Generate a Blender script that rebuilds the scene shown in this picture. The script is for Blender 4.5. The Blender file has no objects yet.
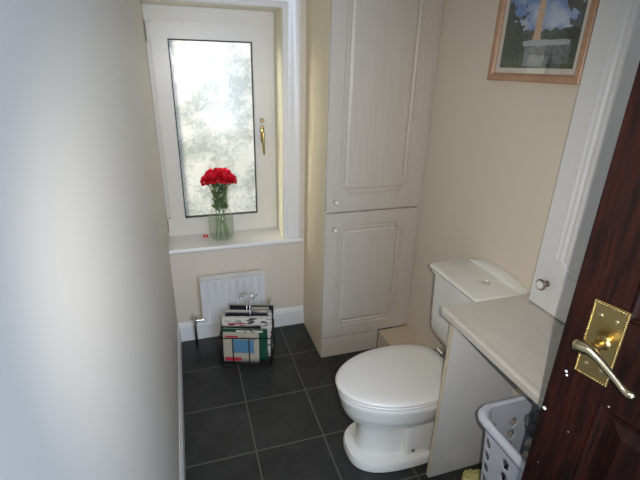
import bpy, bmesh, math, random
from mathutils import Vector, Matrix, noise
random.seed(7)
PI = math.pi
scene = bpy.context.scene
COL = scene.collection

# ---------------------------------------------------------------- materials
def new_mat(name):
    m = bpy.data.materials.new(name); m.use_nodes = True
    nt = m.node_tree; b = nt.nodes['Principled BSDF']
    return m, nt, b
def mat(name, col, rough=.5, metal=0., bump=None, var=None, coat=0., spec=None):
    """plain principled with optional noise colour variation var=(scale, amount) and bump=(scale, strength)"""
    m, nt, b = new_mat(name)
    b.inputs['Base Color'].default_value = (*col, 1); b.inputs['Roughness'].default_value = rough
    b.inputs['Metallic'].default_value = metal; b.inputs['Coat Weight'].default_value = coat
    if spec is not None: b.inputs['Specular IOR Level'].default_value = spec
    tc = nt.nodes.new('ShaderNodeTexCoord')
    if var:
        n = nt.nodes.new('ShaderNodeTexNoise'); n.inputs['Scale'].default_value = var[0]; n.inputs['Detail'].default_value = 5
        r = nt.nodes.new('ShaderNodeValToRGB')
        a = var[1]
        r.color_ramp.elements[0].position = .3; r.color_ramp.elements[1].position = .7
        r.color_ramp.elements[0].color = (*[c * (1 - a) for c in col], 1)
        r.color_ramp.elements[1].color = (*[min(1, c * (1 + a)) for c in col], 1)
        nt.links.new(tc.outputs['Object'], n.inputs['Vector']); nt.links.new(n.outputs['Fac'], r.inputs['Fac'])
        nt.links.new(r.outputs['Color'], b.inputs['Base Color'])
    if bump:
        n = nt.nodes.new('ShaderNodeTexNoise'); n.inputs['Scale'].default_value = bump[0]; n.inputs['Detail'].default_value = 4
        bp = nt.nodes.new('ShaderNodeBump'); bp.inputs['Strength'].default_value = bump[1]; bp.inputs['Distance'].default_value = .002
        nt.links.new(tc.outputs['Object'], n.inputs['Vector']); nt.links.new(n.outputs['Fac'], bp.inputs['Height'])
        nt.links.new(bp.outputs['Normal'], b.inputs['Normal'])
    return m
def grain_mat(name, c1, c2, scale, stretch, rough, coat=0., bump=.1, specks=False):
    m, nt, b = new_mat(name)
    tc = nt.nodes.new('ShaderNodeTexCoord'); mp = nt.nodes.new('ShaderNodeMapping')
    mp.inputs['Scale'].default_value = stretch
    n = nt.nodes.new('ShaderNodeTexNoise'); n.inputs['Scale'].default_value = scale; n.inputs['Detail'].default_value = 6
    n.inputs['Distortion'].default_value = .6
    r = nt.nodes.new('ShaderNodeValToRGB')
    r.color_ramp.elements[0].position = .35; r.color_ramp.elements[1].position = .68
    r.color_ramp.elements[0].color = (*c1, 1); r.color_ramp.elements[1].color = (*c2, 1)
    L = nt.links.new
    L(tc.outputs['Object'], mp.inputs['Vector']); L(mp.outputs[0], n.inputs['Vector']); L(n.outputs['Fac'], r.inputs['Fac'])
    out = r.outputs['Color']
    if specks:
        v = nt.nodes.new('ShaderNodeTexVoronoi'); v.inputs['Scale'].default_value = 24
        L(tc.outputs['Object'], v.inputs['Vector'])
        lt = nt.nodes.new('ShaderNodeMath'); lt.operation = 'LESS_THAN'; lt.inputs[1].default_value = .045
        L(v.outputs['Distance'], lt.inputs[0])
        sp = nt.nodes.new('ShaderNodeSeparateColor'); L(v.outputs['Color'], sp.inputs[0])
        g = nt.nodes.new('ShaderNodeMath'); g.operation = 'GREATER_THAN'; g.inputs[1].default_value = .45; L(sp.outputs[0], g.inputs[0])
        mu = nt.nodes.new('ShaderNodeMath'); mu.operation = 'MULTIPLY'; L(lt.outputs[0], mu.inputs[0]); L(g.outputs[0], mu.inputs[1])
        mx = nt.nodes.new('ShaderNodeMix'); mx.data_type = 'RGBA'; L(mu.outputs[0], mx.inputs['Factor'])
        L(out, mx.inputs['A']); mx.inputs['B'].default_value = (.5, .45, .42, 1)
        out = mx.outputs['Result']
    L(out, b.inputs['Base Color'])
    b.inputs['Roughness'].default_value = rough; b.inputs['Coat Weight'].default_value = coat; b.inputs['Coat Roughness'].default_value = .15
    bp = nt.nodes.new('ShaderNodeBump'); bp.inputs['Strength'].default_value = bump; bp.inputs['Distance'].default_value = .001
    L(n.outputs['Fac'], bp.inputs['Height']); L(bp.outputs['Normal'], b.inputs['Normal'])
    return m

M = {}
M['wall'] = mat('cream_paint', (.69, .61, .505), .6, bump=(60, .12))
M['wall_side'] = mat('pale_cream_paint', (.64, .60, .525), .5, bump=(60, .12))
M['reveal_lit'] = mat('cream_paint_lit_reveal', (.82, .77, .62), .45)  # wall paint lightened on the reveal faces, window light put into the colour
M['ceiling'] = mat('white_ceiling_paint', (.75, .74, .70), .8)
M['gloss'] = mat('white_gloss_paint', (.80, .79, .77), .22, bump=(25, .1))
M['upvc'] = mat('white_upvc', (.73, .69, .61), .3)
M['seal'] = mat('dark_rubber_seal', (.02, .02, .025), .6)
M['brass'] = mat('polished_brass', (.46, .34, .14), .28, 1., bump=(40, .15))
M['brass_pale'] = mat('worn_pale_brass', (.60, .50, .32), .2, 1., bump=(60, .15))
M['brass_old'] = mat('aged_brass', (.33, .23, .09), .35, 1.)
M['knob_rim'] = mat('cream_knob', (.50, .44, .36), .35)
M['nickel'] = mat('worn_nickel', (.30, .26, .23), .3, 1.)
M['chrome'] = mat('chrome', (.8, .8, .8), .12, 1.)
M['screw'] = mat('pale_screw_metal', (.55, .5, .36), .3, 1.)
M['ceramic'] = mat('white_ceramic', (.76, .75, .70), .12, coat=.5)
M['seat'] = mat('white_plastic_seat', (.72, .70, .66), .25)
M['plastic'] = mat('white_basket_plastic', (.66, .69, .78), .35)
M['laminate'] = grain_mat('limed_wood_laminate', (.53, .485, .425), (.565, .52, .455), 9, (9, 9, .5), .42)
M['laminate_grey'] = grain_mat('pale_grey_laminate', (.70, .70, .70), (.735, .73, .725), 9, (9, 9, .5), .26)
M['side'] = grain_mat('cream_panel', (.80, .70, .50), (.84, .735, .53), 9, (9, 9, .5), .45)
M['edging'] = mat('cream_edging', (.62, .54, .40), .5)
M['worktop'] = grain_mat('pale_worktop_laminate', (.58, .545, .485), (.62, .585, .52), 7, (6, .8, 6), .3)
M['radiator'] = mat('radiator_enamel', (.68, .68, .67), .35)
M['valve_white'] = mat('white_valve_plastic', (.62, .57, .48), .4)
M['darkpipe'] = mat('dark_pipe', (.03, .03, .03), .4, .3)
M['wire'] = mat('black_wire', (.03, .027, .02), .35, .6)
M['boxing'] = mat('painted_boxing', (.60, .49, .36), .6)
M['door_wood'] = grain_mat('mahogany_stain', (.0065, .0018, .0012), (.030, .0058, .0026), 12, (7, 7, .45), .42, coat=.06, bump=.25, specks=True)
for _k, _s in (('door_wood', .22),): M[_k].node_tree.nodes['Principled BSDF'].inputs['Specular IOR Level'].default_value = _s
M['laminate_grey'].node_tree.nodes['Principled BSDF'].inputs['Coat Weight'].default_value = .5
M['frame_wood'] = grain_mat('pinkish_frame_wood', (.42, .235, .14), (.52, .31, .19), 10, (2, 2, 2), .4)
M['mat_board'] = mat('cream_mat_board', (.72, .67, .58), .8)
M['petal'] = mat('red_petals', (.85, .018, .06), .55, var=(60, .25))
M['leaf'] = mat('green_leaves', (.16, .24, .12), .5, var=(40, .4))
_nt = M['leaf'].node_tree; _b = _nt.nodes['Principled BSDF']; _t = _nt.nodes.new('ShaderNodeBsdfTranslucent'); _t.inputs['Color'].default_value = (.22, .34, .10, 1)
_m = _nt.nodes.new('ShaderNodeMixShader'); _m.inputs[0].default_value = .5; _nt.links.new(_b.outputs[0], _m.inputs[1]); _nt.links.new(_t.outputs[0], _m.inputs[2]); _nt.links.new(_m.outputs[0], _nt.nodes['Material Output'].inputs['Surface'])
_nt = M['petal'].node_tree; _b = _nt.nodes['Principled BSDF']; _t = _nt.nodes.new('ShaderNodeBsdfTranslucent'); _t.inputs['Color'].default_value = (.95, .05, .09, 1)
_m = _nt.nodes.new('ShaderNodeMixShader'); _m.inputs[0].default_value = .45; _nt.links.new(_b.outputs[0], _m.inputs[1]); _nt.links.new(_t.outputs[0], _m.inputs[2]); _nt.links.new(_m.outputs[0], _nt.nodes['Material Output'].inputs['Surface'])
M['stem'] = mat('green_stems', (.16, .28, .06), .5)
M['grey_cloth'] = mat('grey_cloth', (.13, .135, .145), .9, var=(50, .3))
M['dark_cloth'] = mat('dark_cloth', (.02, .022, .03), .9, var=(30, .5))
M['yellow_cloth'] = mat('yellow_cloth', (.62, .55, .22), .9, var=(50, .2))
M['paper'] = mat('page_paper', (.60, .56, .48), .8)

def plain(name, c): return mat(name, c, .4)
M['c_cream'] = plain('cover_cream', (.47, .42, .32)); M['c_blue'] = plain('cover_blue', (.10, .24, .36)); M['c_red'] = plain('cover_red', (.48, .04, .06))
M['c_green'] = plain('cover_green', (.01, .07, .04)); M['c_black'] = plain('cover_black', (.015, .015, .018)); M['c_navy'] = plain('cover_navy', (.02, .03, .06))
M['c_brown'] = plain('cover_brown', (.12, .07, .04))
def newsprint():
    m, nt, b = new_mat('printed_newspaper')
    tc = nt.nodes.new('ShaderNodeTexCoord'); mp = nt.nodes.new('ShaderNodeMapping'); mp.inputs['Scale'].default_value = (14, 14, 34)
    n = nt.nodes.new('ShaderNodeTexNoise'); n.inputs['Scale'].default_value = 1.6; n.inputs['Detail'].default_value = 3
    r = nt.nodes.new('ShaderNodeValToRGB'); r.color_ramp.elements[0].position = .40; r.color_ramp.elements[1].position = .46
    r.color_ramp.elements[0].color = (.07, .06, .06, 1); r.color_ramp.elements[1].color = (.66, .62, .55, 1)
    L = nt.links.new
    L(tc.outputs['Object'], mp.inputs['Vector']); L(mp.outputs[0], n.inputs['Vector']); L(n.outputs['Fac'], r.inputs['Fac']); L(r.outputs['Color'], b.inputs['Base Color'])
    b.inputs['Roughness'].default_value = .8
    return m
M['news'] = newsprint()

def floor_material():
    m, nt, b = new_mat('slate_look_tiles'); L = nt.links.new
    tc = nt.nodes.new('ShaderNodeTexCoord'); mp = nt.nodes.new('ShaderNodeMapping')
    S = .333; gx = .3355; gy = -.3283; g = .0042
    mp.inputs['Location'].default_value = (-(gx - 4 * S) + g / 2, -(gy - 12 * S) + g / 2, 0)
    br = nt.nodes.new('ShaderNodeTexBrick'); br.offset = 0; br.squash = 1
    br.inputs['Scale'].default_value = 1; br.inputs['Brick Width'].default_value = S; br.inputs['Row Height'].default_value = S
    br.inputs['Mortar Size'].default_value = g; br.inputs['Mortar Smooth'].default_value = .3
    br.inputs['Color1'].default_value = (1, 1, 1, 1); br.inputs['Color2'].default_value = (.8, .8, .8, 1)
    L(tc.outputs['Object'], mp.inputs['Vector']); L(mp.outputs[0], br.inputs['Vector'])
    n = nt.nodes.new('ShaderNodeTexNoise'); n.inputs['Scale'].default_value = 7; n.inputs['Detail'].default_value = 9; n.inputs['Roughness'].default_value = .7
    L(tc.outputs['Object'], n.inputs['Vector'])
    r = nt.nodes.new('ShaderNodeValToRGB'); r.color_ramp.elements[0].position = .3; r.color_ramp.elements[1].position = .75
    r.color_ramp.elements[0].color = (.014, .015, .0145, 1); r.color_ramp.elements[1].color = (.045, .047, .044, 1)
    L(n.outputs['Fac'], r.inputs['Fac'])
    mu = nt.nodes.new('ShaderNodeMix'); mu.data_type = 'RGBA'; mu.blend_type = 'MULTIPLY'; mu.inputs['Factor'].default_value = 1
    L(r.outputs['Color'], mu.inputs['A']); L(br.outputs['Color'], mu.inputs['B'])
    mx = nt.nodes.new('ShaderNodeMix'); mx.data_type = 'RGBA'
    L(br.outputs['Fac'], mx.inputs['Factor']); L(mu.outputs['Result'], mx.inputs['A']); mx.inputs['B'].default_value = (.10, .10, .088, 1)
    L(mx.outputs['Result'], b.inputs['Base Color'])
    b.inputs['Roughness'].default_value = .42; b.inputs['Specular IOR Level'].default_value = .4
    inv = nt.nodes.new('ShaderNodeMath'); inv.operation = 'MULTIPLY_ADD'; inv.inputs[1].default_value = -1.2; L(br.outputs['Fac'], inv.inputs[0]); L(n.outputs['Fac'], inv.inputs[2])
    bp = nt.nodes.new('ShaderNodeBump'); bp.inputs['Strength'].default_value = .35; bp.inputs['Distance'].default_value = .003
    L(inv.outputs[0], bp.inputs['Height']); L(bp.outputs['Normal'], b.inputs['Normal'])
    return m
M['floor'] = floor_material()

def frosted():
    m, nt, b = new_mat('frosted_patterned_glass'); L = nt.links.new
    nt.nodes.remove(b)
    out = nt.nodes['Material Output']
    tc = nt.nodes.new('ShaderNodeTexCoord')
    n = nt.nodes.new('ShaderNodeTexNoise'); n.inputs['Scale'].default_value = 26; n.inputs['Detail'].default_value = 4; n.inputs['Distortion'].default_value = 1.2
    n2 = nt.nodes.new('ShaderNodeTexNoise'); n2.inputs['Scale'].default_value = 5; n2.inputs['Detail'].default_value = 3
    ad = nt.nodes.new('ShaderNodeMath'); ad.operation = 'MULTIPLY_ADD'; ad.inputs[1].default_value = .55
    L(tc.outputs['Object'], n.inputs['Vector']); L(tc.outputs['Object'], n2.inputs['Vector'])
    L(n.outputs['Fac'], ad.inputs[0]); L(n2.outputs['Fac'], ad.inputs[2])
    r = nt.nodes.new('ShaderNodeValToRGB'); r.color_ramp.elements[0].position = .62; r.color_ramp.elements[1].position = .86
    r.color_ramp.elements[0].color = (.55, .58, .55, 1); r.color_ramp.elements[1].color = (.98, .98, .94, 1)
    L(ad.outputs[0], r.inputs['Fac'])
    t = nt.nodes.new('ShaderNodeBsdfTranslucent'); L(r.outputs['Color'], t.inputs['Color'])
    gl = nt.nodes.new('ShaderNodeBsdfGlossy'); gl.inputs['Roughness'].default_value = .2
    bp = nt.nodes.new('ShaderNodeBump'); bp.inputs['Strength'].default_value = .5; bp.inputs['Distance'].default_value = .003
    L(n.outputs['Fac'], bp.inputs['Height']); L(bp.outputs['Normal'], gl.inputs['Normal'])
    mx = nt.nodes.new('ShaderNodeMixShader'); mx.inputs[0].default_value = .05
    rf = nt.nodes.new('ShaderNodeBsdfRefraction'); rf.inputs['Roughness'].default_value = .5; rf.inputs['IOR'].default_value = 1.06; L(r.outputs['Color'], rf.inputs['Color'])
    m2 = nt.nodes.new('ShaderNodeMixShader'); m2.inputs[0].default_value = .88; L(t.outputs[0], m2.inputs[1]); L(rf.outputs[0], m2.inputs[2])
    L(m2.outputs[0], mx.inputs[1]); L(gl.outputs[0], mx.inputs[2]); L(mx.outputs[0], out.inputs['Surface'])
    return m
M['frosted'] = frosted()
def thin(name, tint, base, k):
    """clear thin glass: see-through with a sheen that grows at grazing view"""
    m, nt, b = new_mat(name); L = nt.links.new
    nt.nodes.remove(b); out = nt.nodes['Material Output']
    tr = nt.nodes.new('ShaderNodeBsdfTransparent'); tr.inputs['Color'].default_value = (*tint, 1)
    gl = nt.nodes.new('ShaderNodeBsdfGlossy'); gl.inputs['Roughness'].default_value = .03
    lw = nt.nodes.new('ShaderNodeLayerWeight'); lw.inputs['Blend'].default_value = .5
    p = nt.nodes.new('ShaderNodeMath'); p.operation = 'POWER'; p.inputs[1].default_value = 3.5; L(lw.outputs['Facing'], p.inputs[0])
    q = nt.nodes.new('ShaderNodeMath'); q.operation = 'MULTIPLY_ADD'; q.inputs[1].default_value = k; q.inputs[2].default_value = base; L(p.outputs[0], q.inputs[0])
    mx = nt.nodes.new('ShaderNodeMixShader'); L(q.outputs[0], mx.inputs[0]); L(tr.outputs[0], mx.inputs[1]); L(gl.outputs[0], mx.inputs[2]); L(mx.outputs[0], out.inputs['Surface'])
    return m
M['clear_side'] = thin('clear_pane_side', (.97, .99, .97), .02, .1)
M['vase'] = thin('vase_glass', (.975, .985, .975), .04, .45)
M['vwater'] = thin('vase_water', (.96, .98, .94), .02, .2)
def glass(name, rough=0., col=(1, 1, 1)):
    m, nt, b = new_mat(name)
    b.inputs['Base Color'].default_value = (*col, 1); b.inputs['Transmission Weight'].default_value = 1
    b.inputs['Roughness'].default_value = rough; b.inputs['IOR'].default_value = 1.45
    return m
M['glass'] = glass('clear_glass', 0, (.96, .99, .96))
M['water'] = glass('water', 0, (.93, .97, .9)); M['water'].node_tree.nodes['Principled BSDF'].inputs['IOR'].default_value = 1.33
M['pic_glass'] = thin('picture_glass', (1, 1, 1), .10, .8)
def vc_mat():
    m, nt, b = new_mat('printed_landscape')
    a = nt.nodes.new('ShaderNodeVertexColor'); a.layer_name = 'print'
    nt.links.new(a.outputs['Color'], b.inputs['Base Color']); b.inputs['Roughness'].default_value = .6
    return m
M['print'] = vc_mat()

# ---------------------------------------------------------------- mesh helpers
def link(name, bm, material, parent=None, smooth=False, loc=None, rot=None, auto=None):
    me = bpy.data.meshes.new(name)
    bmesh.ops.recalc_face_normals(bm, faces=bm.faces)
    if smooth:
        for f in bm.faces: f.smooth = True
    if auto is not None:
        for f in bm.faces: f.smooth = True
        for e in bm.edges:
            if len(e.link_faces) == 2 and e.calc_face_angle(0) > auto: e.smooth = False
    bm.to_mesh(me); bm.free()
    ms = material if isinstance(material, (list, tuple)) else [material]
    for k in ms: me.materials.append(M[k] if isinstance(k, str) else k)
    o = bpy.data.objects.new(name, me); COL.objects.link(o)
    if parent: o.parent = parent
    if loc is not None: o.location = loc
    if rot is not None: o.rotation_euler = rot
    return o
def empty(name, loc=(0, 0, 0), rot=(0, 0, 0)):
    o = bpy.data.objects.new(name, None); COL.objects.link(o); o.location = loc; o.rotation_euler = rot
    o.empty_display_size = .05
    return o
def tag(o, label, cat, group=None, kind=None):
    o['label'] = label; o['category'] = cat
    if group: o['group'] = group
    if kind: o['kind'] = kind
    return o
def struct(o): o['kind'] = 'structure'; return o
def box(bm, x0, x1, y0, y1, z0, z1, bev=0., seg=2, mi=0):
    vs = [bm.verts.new((x, y, z)) for x in (x0, x1) for y in (y0, y1) for z in (z0, z1)]
    F = [(0, 1, 3, 2), (4, 6, 7, 5), (0, 4, 5, 1), (2, 3, 7, 6), (0, 2, 6, 4), (1, 5, 7, 3)]
    fs = [bm.faces.new([vs[i] for i in f]) for f in F]
    for f in fs: f.material_index = mi
    if bev > 0:
        es = list({e for f in fs for e in f.edges})
        bmesh.ops.bevel(bm, geom=es, offset=bev, segments=seg, profile=.6, affect='EDGES')
    return fs
def bx(*a, **k):
    bm = bmesh.new(); box(bm, *a, **k); return bm
def lathe(bm, prof, n=32, axis='z', c=(0, 0, 0), cap=True):
    """prof list of (r, h)"""
    rings = []
    for r, h in prof:
        ring = []
        for i in range(n):
            a = 2 * PI * i / n; u, v = r * math.cos(a), r * math.sin(a)
            p = {'z': (u, v, h), 'x': (h, u, v), 'y': (u, h, v)}[axis]
            ring.append(bm.verts.new((p[0] + c[0], p[1] + c[1], p[2] + c[2])))
        rings.append(ring)
    for a, b in zip(rings, rings[1:]):
        for i in range(n):
            bm.faces.new([a[i], a[(i + 1) % n], b[(i + 1) % n], b[i]])
    if cap:
        bm.faces.new(rings[0]); bm.faces.new(rings[-1])
def tube(bm, pts, r, n=8, closed=False, radii=None):
    pts = [Vector(p) for p in pts]; rings = []; N = len(pts); prev = None
    for i, p in enumerate(pts):
        if closed: t = pts[(i + 1) % N] - pts[i - 1]
        else: t = pts[min(i + 1, N - 1)] - pts[max(i - 1, 0)]
        t.normalize()
        if prev is None: u = t.orthogonal().normalized()
        else: u = (prev - prev.dot(t) * t).normalized()
        prev = u; w = t.cross(u); rr = radii[i] if radii else r
        rings.append([bm.verts.new(p + rr * (math.cos(2 * PI * k / n) * u + math.sin(2 * PI * k / n) * w)) for k in range(n)])
    for i in range(N if closed else N - 1):
        a, b = rings[i], rings[(i + 1) % N]
        for k in range(n): bm.faces.new([a[k], a[(k + 1) % n], b[(k + 1) % n], b[k]])
    if not closed: bm.faces.new(rings[0]); bm.faces.new(rings[-1])
def loft(bm, loops, cap=True):
    R = [[bm.verts.new(p) for p in l] for l in loops]
    for a, b in zip(R, R[1:]):
        n = len(a)
        for i in range(n): bm.faces.new([a[i], a[(i + 1) % n], b[(i + 1) % n], b[i]])
    if cap: bm.faces.new(R[0]); bm.faces.new(R[-1])
    return R
def rrect(x0, x1, y0, y1, r, z, n=6):
    out = []
    for cx, cy, a0 in ((x1 - r, y1 - r, 0), (x0 + r, y1 - r, PI / 2), (x0 + r, y0 + r, PI), (x1 - r, y0 + r, 1.5 * PI)):
        for i in range(n + 1):
            a = a0 + PI / 2 * i / n; out.append((cx + r * math.cos(a), cy + r * math.sin(a), z))
    return out
def extrude_profile(bm, prof, p0, p1, up_axes):
    """sweep a 2D profile (a,b) along p0->p1; up_axes = (A,B) vectors"""
    A, B = Vector(up_axes[0]), Vector(up_axes[1])
    loops = [[Vector(p) + a * A + b * B for a, b in prof] for p in (p0, p1)]
    loft(bm, loops)

XR = 1.42; CEIL = 2.42; YF = -2.74; HALL = -3.5
# ---------------------------------------------------------------- room shell
struct(link('floor', bx(-.15, 1.6, YF - .12, .3, -.1, 0), 'floor'))
struct(link('ceiling', bx(-.15, 1.6, YF - .12, .3, CEIL, CEIL + .1), 'ceiling'))
struct(link('wall_left', bx(-.15, 0, YF - .12, .26, 0, CEIL), 'wall_side'))
struct(link('wall_right', bx(XR, 1.6, YF - .12, .3, 0, CEIL), 'wall'))
bm = bmesh.new()
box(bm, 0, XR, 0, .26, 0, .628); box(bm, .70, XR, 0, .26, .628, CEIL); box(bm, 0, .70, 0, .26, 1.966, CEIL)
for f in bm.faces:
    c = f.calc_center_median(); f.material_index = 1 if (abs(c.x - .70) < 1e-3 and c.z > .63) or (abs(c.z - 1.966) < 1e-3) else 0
struct(link('wall_back', bm, ['wall', 'reveal_lit']))
bm = bmesh.new()
DX0, DX1 = .20, 1.09
box(bm, 0, DX0, YF - .12, YF, 0, CEIL); box(bm, DX1, XR, YF - .12, YF, 0, CEIL); box(bm, DX0, DX1, YF - .12, YF, 2.03, CEIL)
struct(link('wall_front', bm, 'wall'))
# skirting boards, profiled
sk = [(0, 0), (.013, 0), (.013, .105), (.010, .112), (.010, .118), (.005, .130), (.003, .137), (0, .137)]
bm = bmesh.new(); extrude_profile(bm, sk, (0, 0, 0), (.836, 0, 0), ((0, -1, 0), (0, 0, 1))); struct(link('baseboard_back', bm, 'gloss'))
bm = bmesh.new(); extrude_profile(bm, sk, (0, -.014, 0), (0, YF, 0), ((1, 0, 0), (0, 0, 1))); struct(link('baseboard_left', bm, 'gloss'))
# window architrave (right upright and head), mitred
ar = [(0, 0), (0, .010), (.006, .016), (.020, .016), (.026, .011), (.040, .011), (.050, .015), (.064, .020), (.080, .024), (.094, .024), (.099, .020), (.099, 0)]
bm = bmesh.new()
vz0, vz1 = .662, 1.966
L0 = [(.702 + a, -b, vz0) for a, b in ar]; L1 = [(.702 + a, -b, vz1 + a) for a, b in ar]; L2 = [(0, -b, vz1 + a) for a, b in ar]
loft(bm, [L0, L1, L2]); struct(link('trim_1', bm, 'gloss', auto=.6))
# low pipe boxing along the right wall
struct(link('trim_2', bx(1.217, XR, -1.30, -.42, 0, .138, bev=.002), 'boxing'))

# ---------------------------------------------------------------- window
win = struct(empty('window_1', (.35, .17, .66)))
def wl(name, bm, m, par=win, **k):
    for v in bm.verts: v.co -= Vector((.35, .17, .66))
    return link(name, bm, m, par, **k)
def frame_ring(bm, x0, x1, z0, z1, w, y0, y1, wb=None, bev=.003):
    wb = wb or (w, w, w, w)   # left,right,bottom,top
    o = [(x0, z0), (x1, z0), (x1, z1), (x0, z1)]
    i = [(x0 + wb[0], z0 + wb[2]), (x1 - wb[1], z0 + wb[2]), (x1 - wb[1], z1 - wb[3]), (x0 + wb[0], z1 - wb[3])]
    vo0 = [bm.verts.new((x, y0, z)) for x, z in o]; vi0 = [bm.verts.new((x, y0, z)) for x, z in i]
    vo1 = [bm.verts.new((x, y1, z)) for x, z in o]; vi1 = [bm.verts.new((x, y1, z)) for x, z in i]
    fs = []
    for k in range(4):
        j = (k + 1) % 4
        fs += [bm.faces.new([vo0[k], vo0[j], vi0[j], vi0[k]]), bm.faces.new([vo1[k], vi1[k], vi1[j], vo1[j]]),
               bm.faces.new([vo0[k], vo1[k], vo1[j], vo0[j]]), bm.faces.new([vi0[k], vi0[j], vi1[j], vi1[k]])]
    if bev:
        es = [e for e in {e for f in fs for e in f.edges}]
        bmesh.ops.bevel(bm, geom=es, offset=bev, segments=2, affect='EDGES')
bm = bmesh.new(); frame_ring(bm, .0005, .6995, .6605, 1.9655, .045, .192, .25, wb=(.03, .055, .04, .076)); wl('window_frame', bm, 'upvc')
sash = None
bm = bmesh.new(); frame_ring(bm, .022, .648, .694, 1.895, .08, .166, .22, wb=(.088, .082, .088, .090), bev=.006); sash = wl('window_sash', bm, 'upvc')
bm = bmesh.new(); frame_ring(bm, .1105, .5655, .7825, 1.8045, .006, .170, .195, bev=0); wl('glazing_seal', bm, 'seal')
bm = bx(.114, .562, .196, .204, .786, 1.801)
for f in bm.faces: f.material_index = 0 if f.normal.y < -.5 or abs(f.calc_center_median().y - .196) < 1e-4 else 1
wl('window_pane', bm, ['frosted', 'clear_side'])
# espagnolette handle
bm = bmesh.new(); box(bm, .598, .622, .158, .168, 1.24, 1.345, bev=.003); hp = wl('window_handle', bm, 'brass')
bm = bmesh.new(); tube(bm, [(.61, .160, 1.325), (.61, .135, 1.322), (.611, .130, 1.30), (.611, .128, 1.24), (.612, .128, 1.17)], .008, 10, radii=[.009, .009, .009, .008, .006]); wl('window_lever', bm, 'brass', smooth=True)
bm = bmesh.new(); lathe(bm, [(.013, .168), (.013, .160), (.009, .157)], 20, 'y', (.611, 0, 1.372)); wl('key_lock', bm, 'brass_old', auto=.5)
for z0, z1 in ((1.785, 1.885), (.70, .79)):
    bm = bmesh.new(); tube(bm, [(.014, .158, z0), (.014, .158, z1)], .008, 10); box(bm, .010, .03, .164, .184, z0 + .005, z1 - .005); wl('hinge', bm, 'upvc', auto=.5)
# sill board
bm = bmesh.new()
pr = [(-.038, .634), (-.044, .640), (-.045, .650), (-.041, .658), (-.034, .661), (.255, .6605), (.255, .629), (-.030, .629)]
loft(bm, [[(.001, a, b) for a, b in pr], [(.699, a, b) for a, b in pr]])
pr2 = [(a if a < .1 else -.001, b) for a, b in pr]
loft(bm, [[(.699, a, b) for a, b in pr2], [(.816, a, b) for a, b in pr2]])
wl('window_sill', bm, 'gloss')

# ---------------------------------------------------------------- routed doors
def notch_loop(x0, x1, z0, z1, d, R, y, notch):
    """rectangle inset by d whose corners are scooped; notch = which corners (bl, br, tr, tl)"""
    out = []; n = 7
    cs = [(x0, z0, 0), (x1, z0, 1), (x1, z1, 2), (x0, z1, 3)]
    for cx, cz, k in cs:
        sx = 1 if k in (0, 3) else -1; sz = 1 if k < 2 else -1
        if notch[k]:
            r = R + d * .4
            # scoop centred at the corner, starts/ends on the inset rectangle
            a0 = math.asin(min(1, d / r)); pts = []
            for i in range(n):
                a = a0 + (PI / 2 - 2 * a0) * i / (n - 1)
                pts.append((cx + sx * r * math.sin(a), cz + sz * r * math.cos(a)))   # from up the side to along the bottom
            # small step out before the scoop
        else:
            pts = [(cx + sx * (d + .0001 * i), cz + sz * (d + .0001 * (n - 1 - i))) for i in range(n)]
        if k in (1, 3): pts = pts[::-1]
        out += [(x, y, z) for x, z in pts]
    return out
def routed_door(w, h, t=.02, mx=.085, mb=.09, mt=.09, R=.05, notch=(1, 1, 1, 1)):
    """door in local XZ, front at y=-t, origin at the lower left of the back"""
    bm = bmesh.new()
    x0, x1, z0, z1 = mx, w - mx, mb, h - mt
    steps = [(0, -t), (.003, -t + .0055), (.009, -t + .0065), (.014, -t + .001), (.022, -t + .0003), (.030, -t + .0055), (.045, -t - .0005)]
    loops = [[bm.verts.new(p) for p in notch_loop(x0, x1, z0, z1, d, R, y, notch)] for d, y in steps]
    n = len(loops[0])
    for a, b in zip(loops, loops[1:]):
        for i in range(n): bm.faces.new([a[i], a[(i + 1) % n], b[(i + 1) % n], b[i]])
    bm.faces.new(loops[-1])
    e = .003
    fr = [bm.verts.new(p) for p in ((e, -t, e), (w - e, -t, e), (w - e, -t, h - e), (e, -t, h - e))]
    es = [bm.edges.new((fr[i], fr[(i + 1) % 4])) for i in range(4)]
    le = [bm.edges.get((loops[0][i], loops[0][(i + 1) % n])) for i in range(n)]
    bmesh.ops.triangle_fill(bm, use_beauty=True, edges=es + le, normal=(0, -1, 0))
    f2 = [bm.verts.new(p) for p in ((0, -t + e, 0), (w, -t + e, 0), (w, -t + e, h), (0, -t + e, h))]
    bk = [bm.verts.new(p) for p in ((0, 0, 0), (w, 0, 0), (w, 0, h), (0, 0, h))]
    for a, b in ((fr, f2), (f2, bk)):
        for i in range(4): bm.faces.new([a[i], a[(i + 1) % 4], b[(i + 1) % 4], b[i]])
    bm.faces.new(bk)
    return bm
def knob_bm():
    """axis along -y, base at y=0"""
    bm = bmesh.new(); lathe(bm, [(.009, 0), (.009, -.003), (.005, -.006), (.005, -.016), (.012, -.020), (.0155, -.024), (.0155, -.028), (.012, -.031)], 24, 'y'); return bm
def knob_face():
    bm = bmesh.new(); lathe(bm, [(.0115, -.0312), (.010, -.033), (.005, -.0342)], 24, 'y'); return bm

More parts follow.
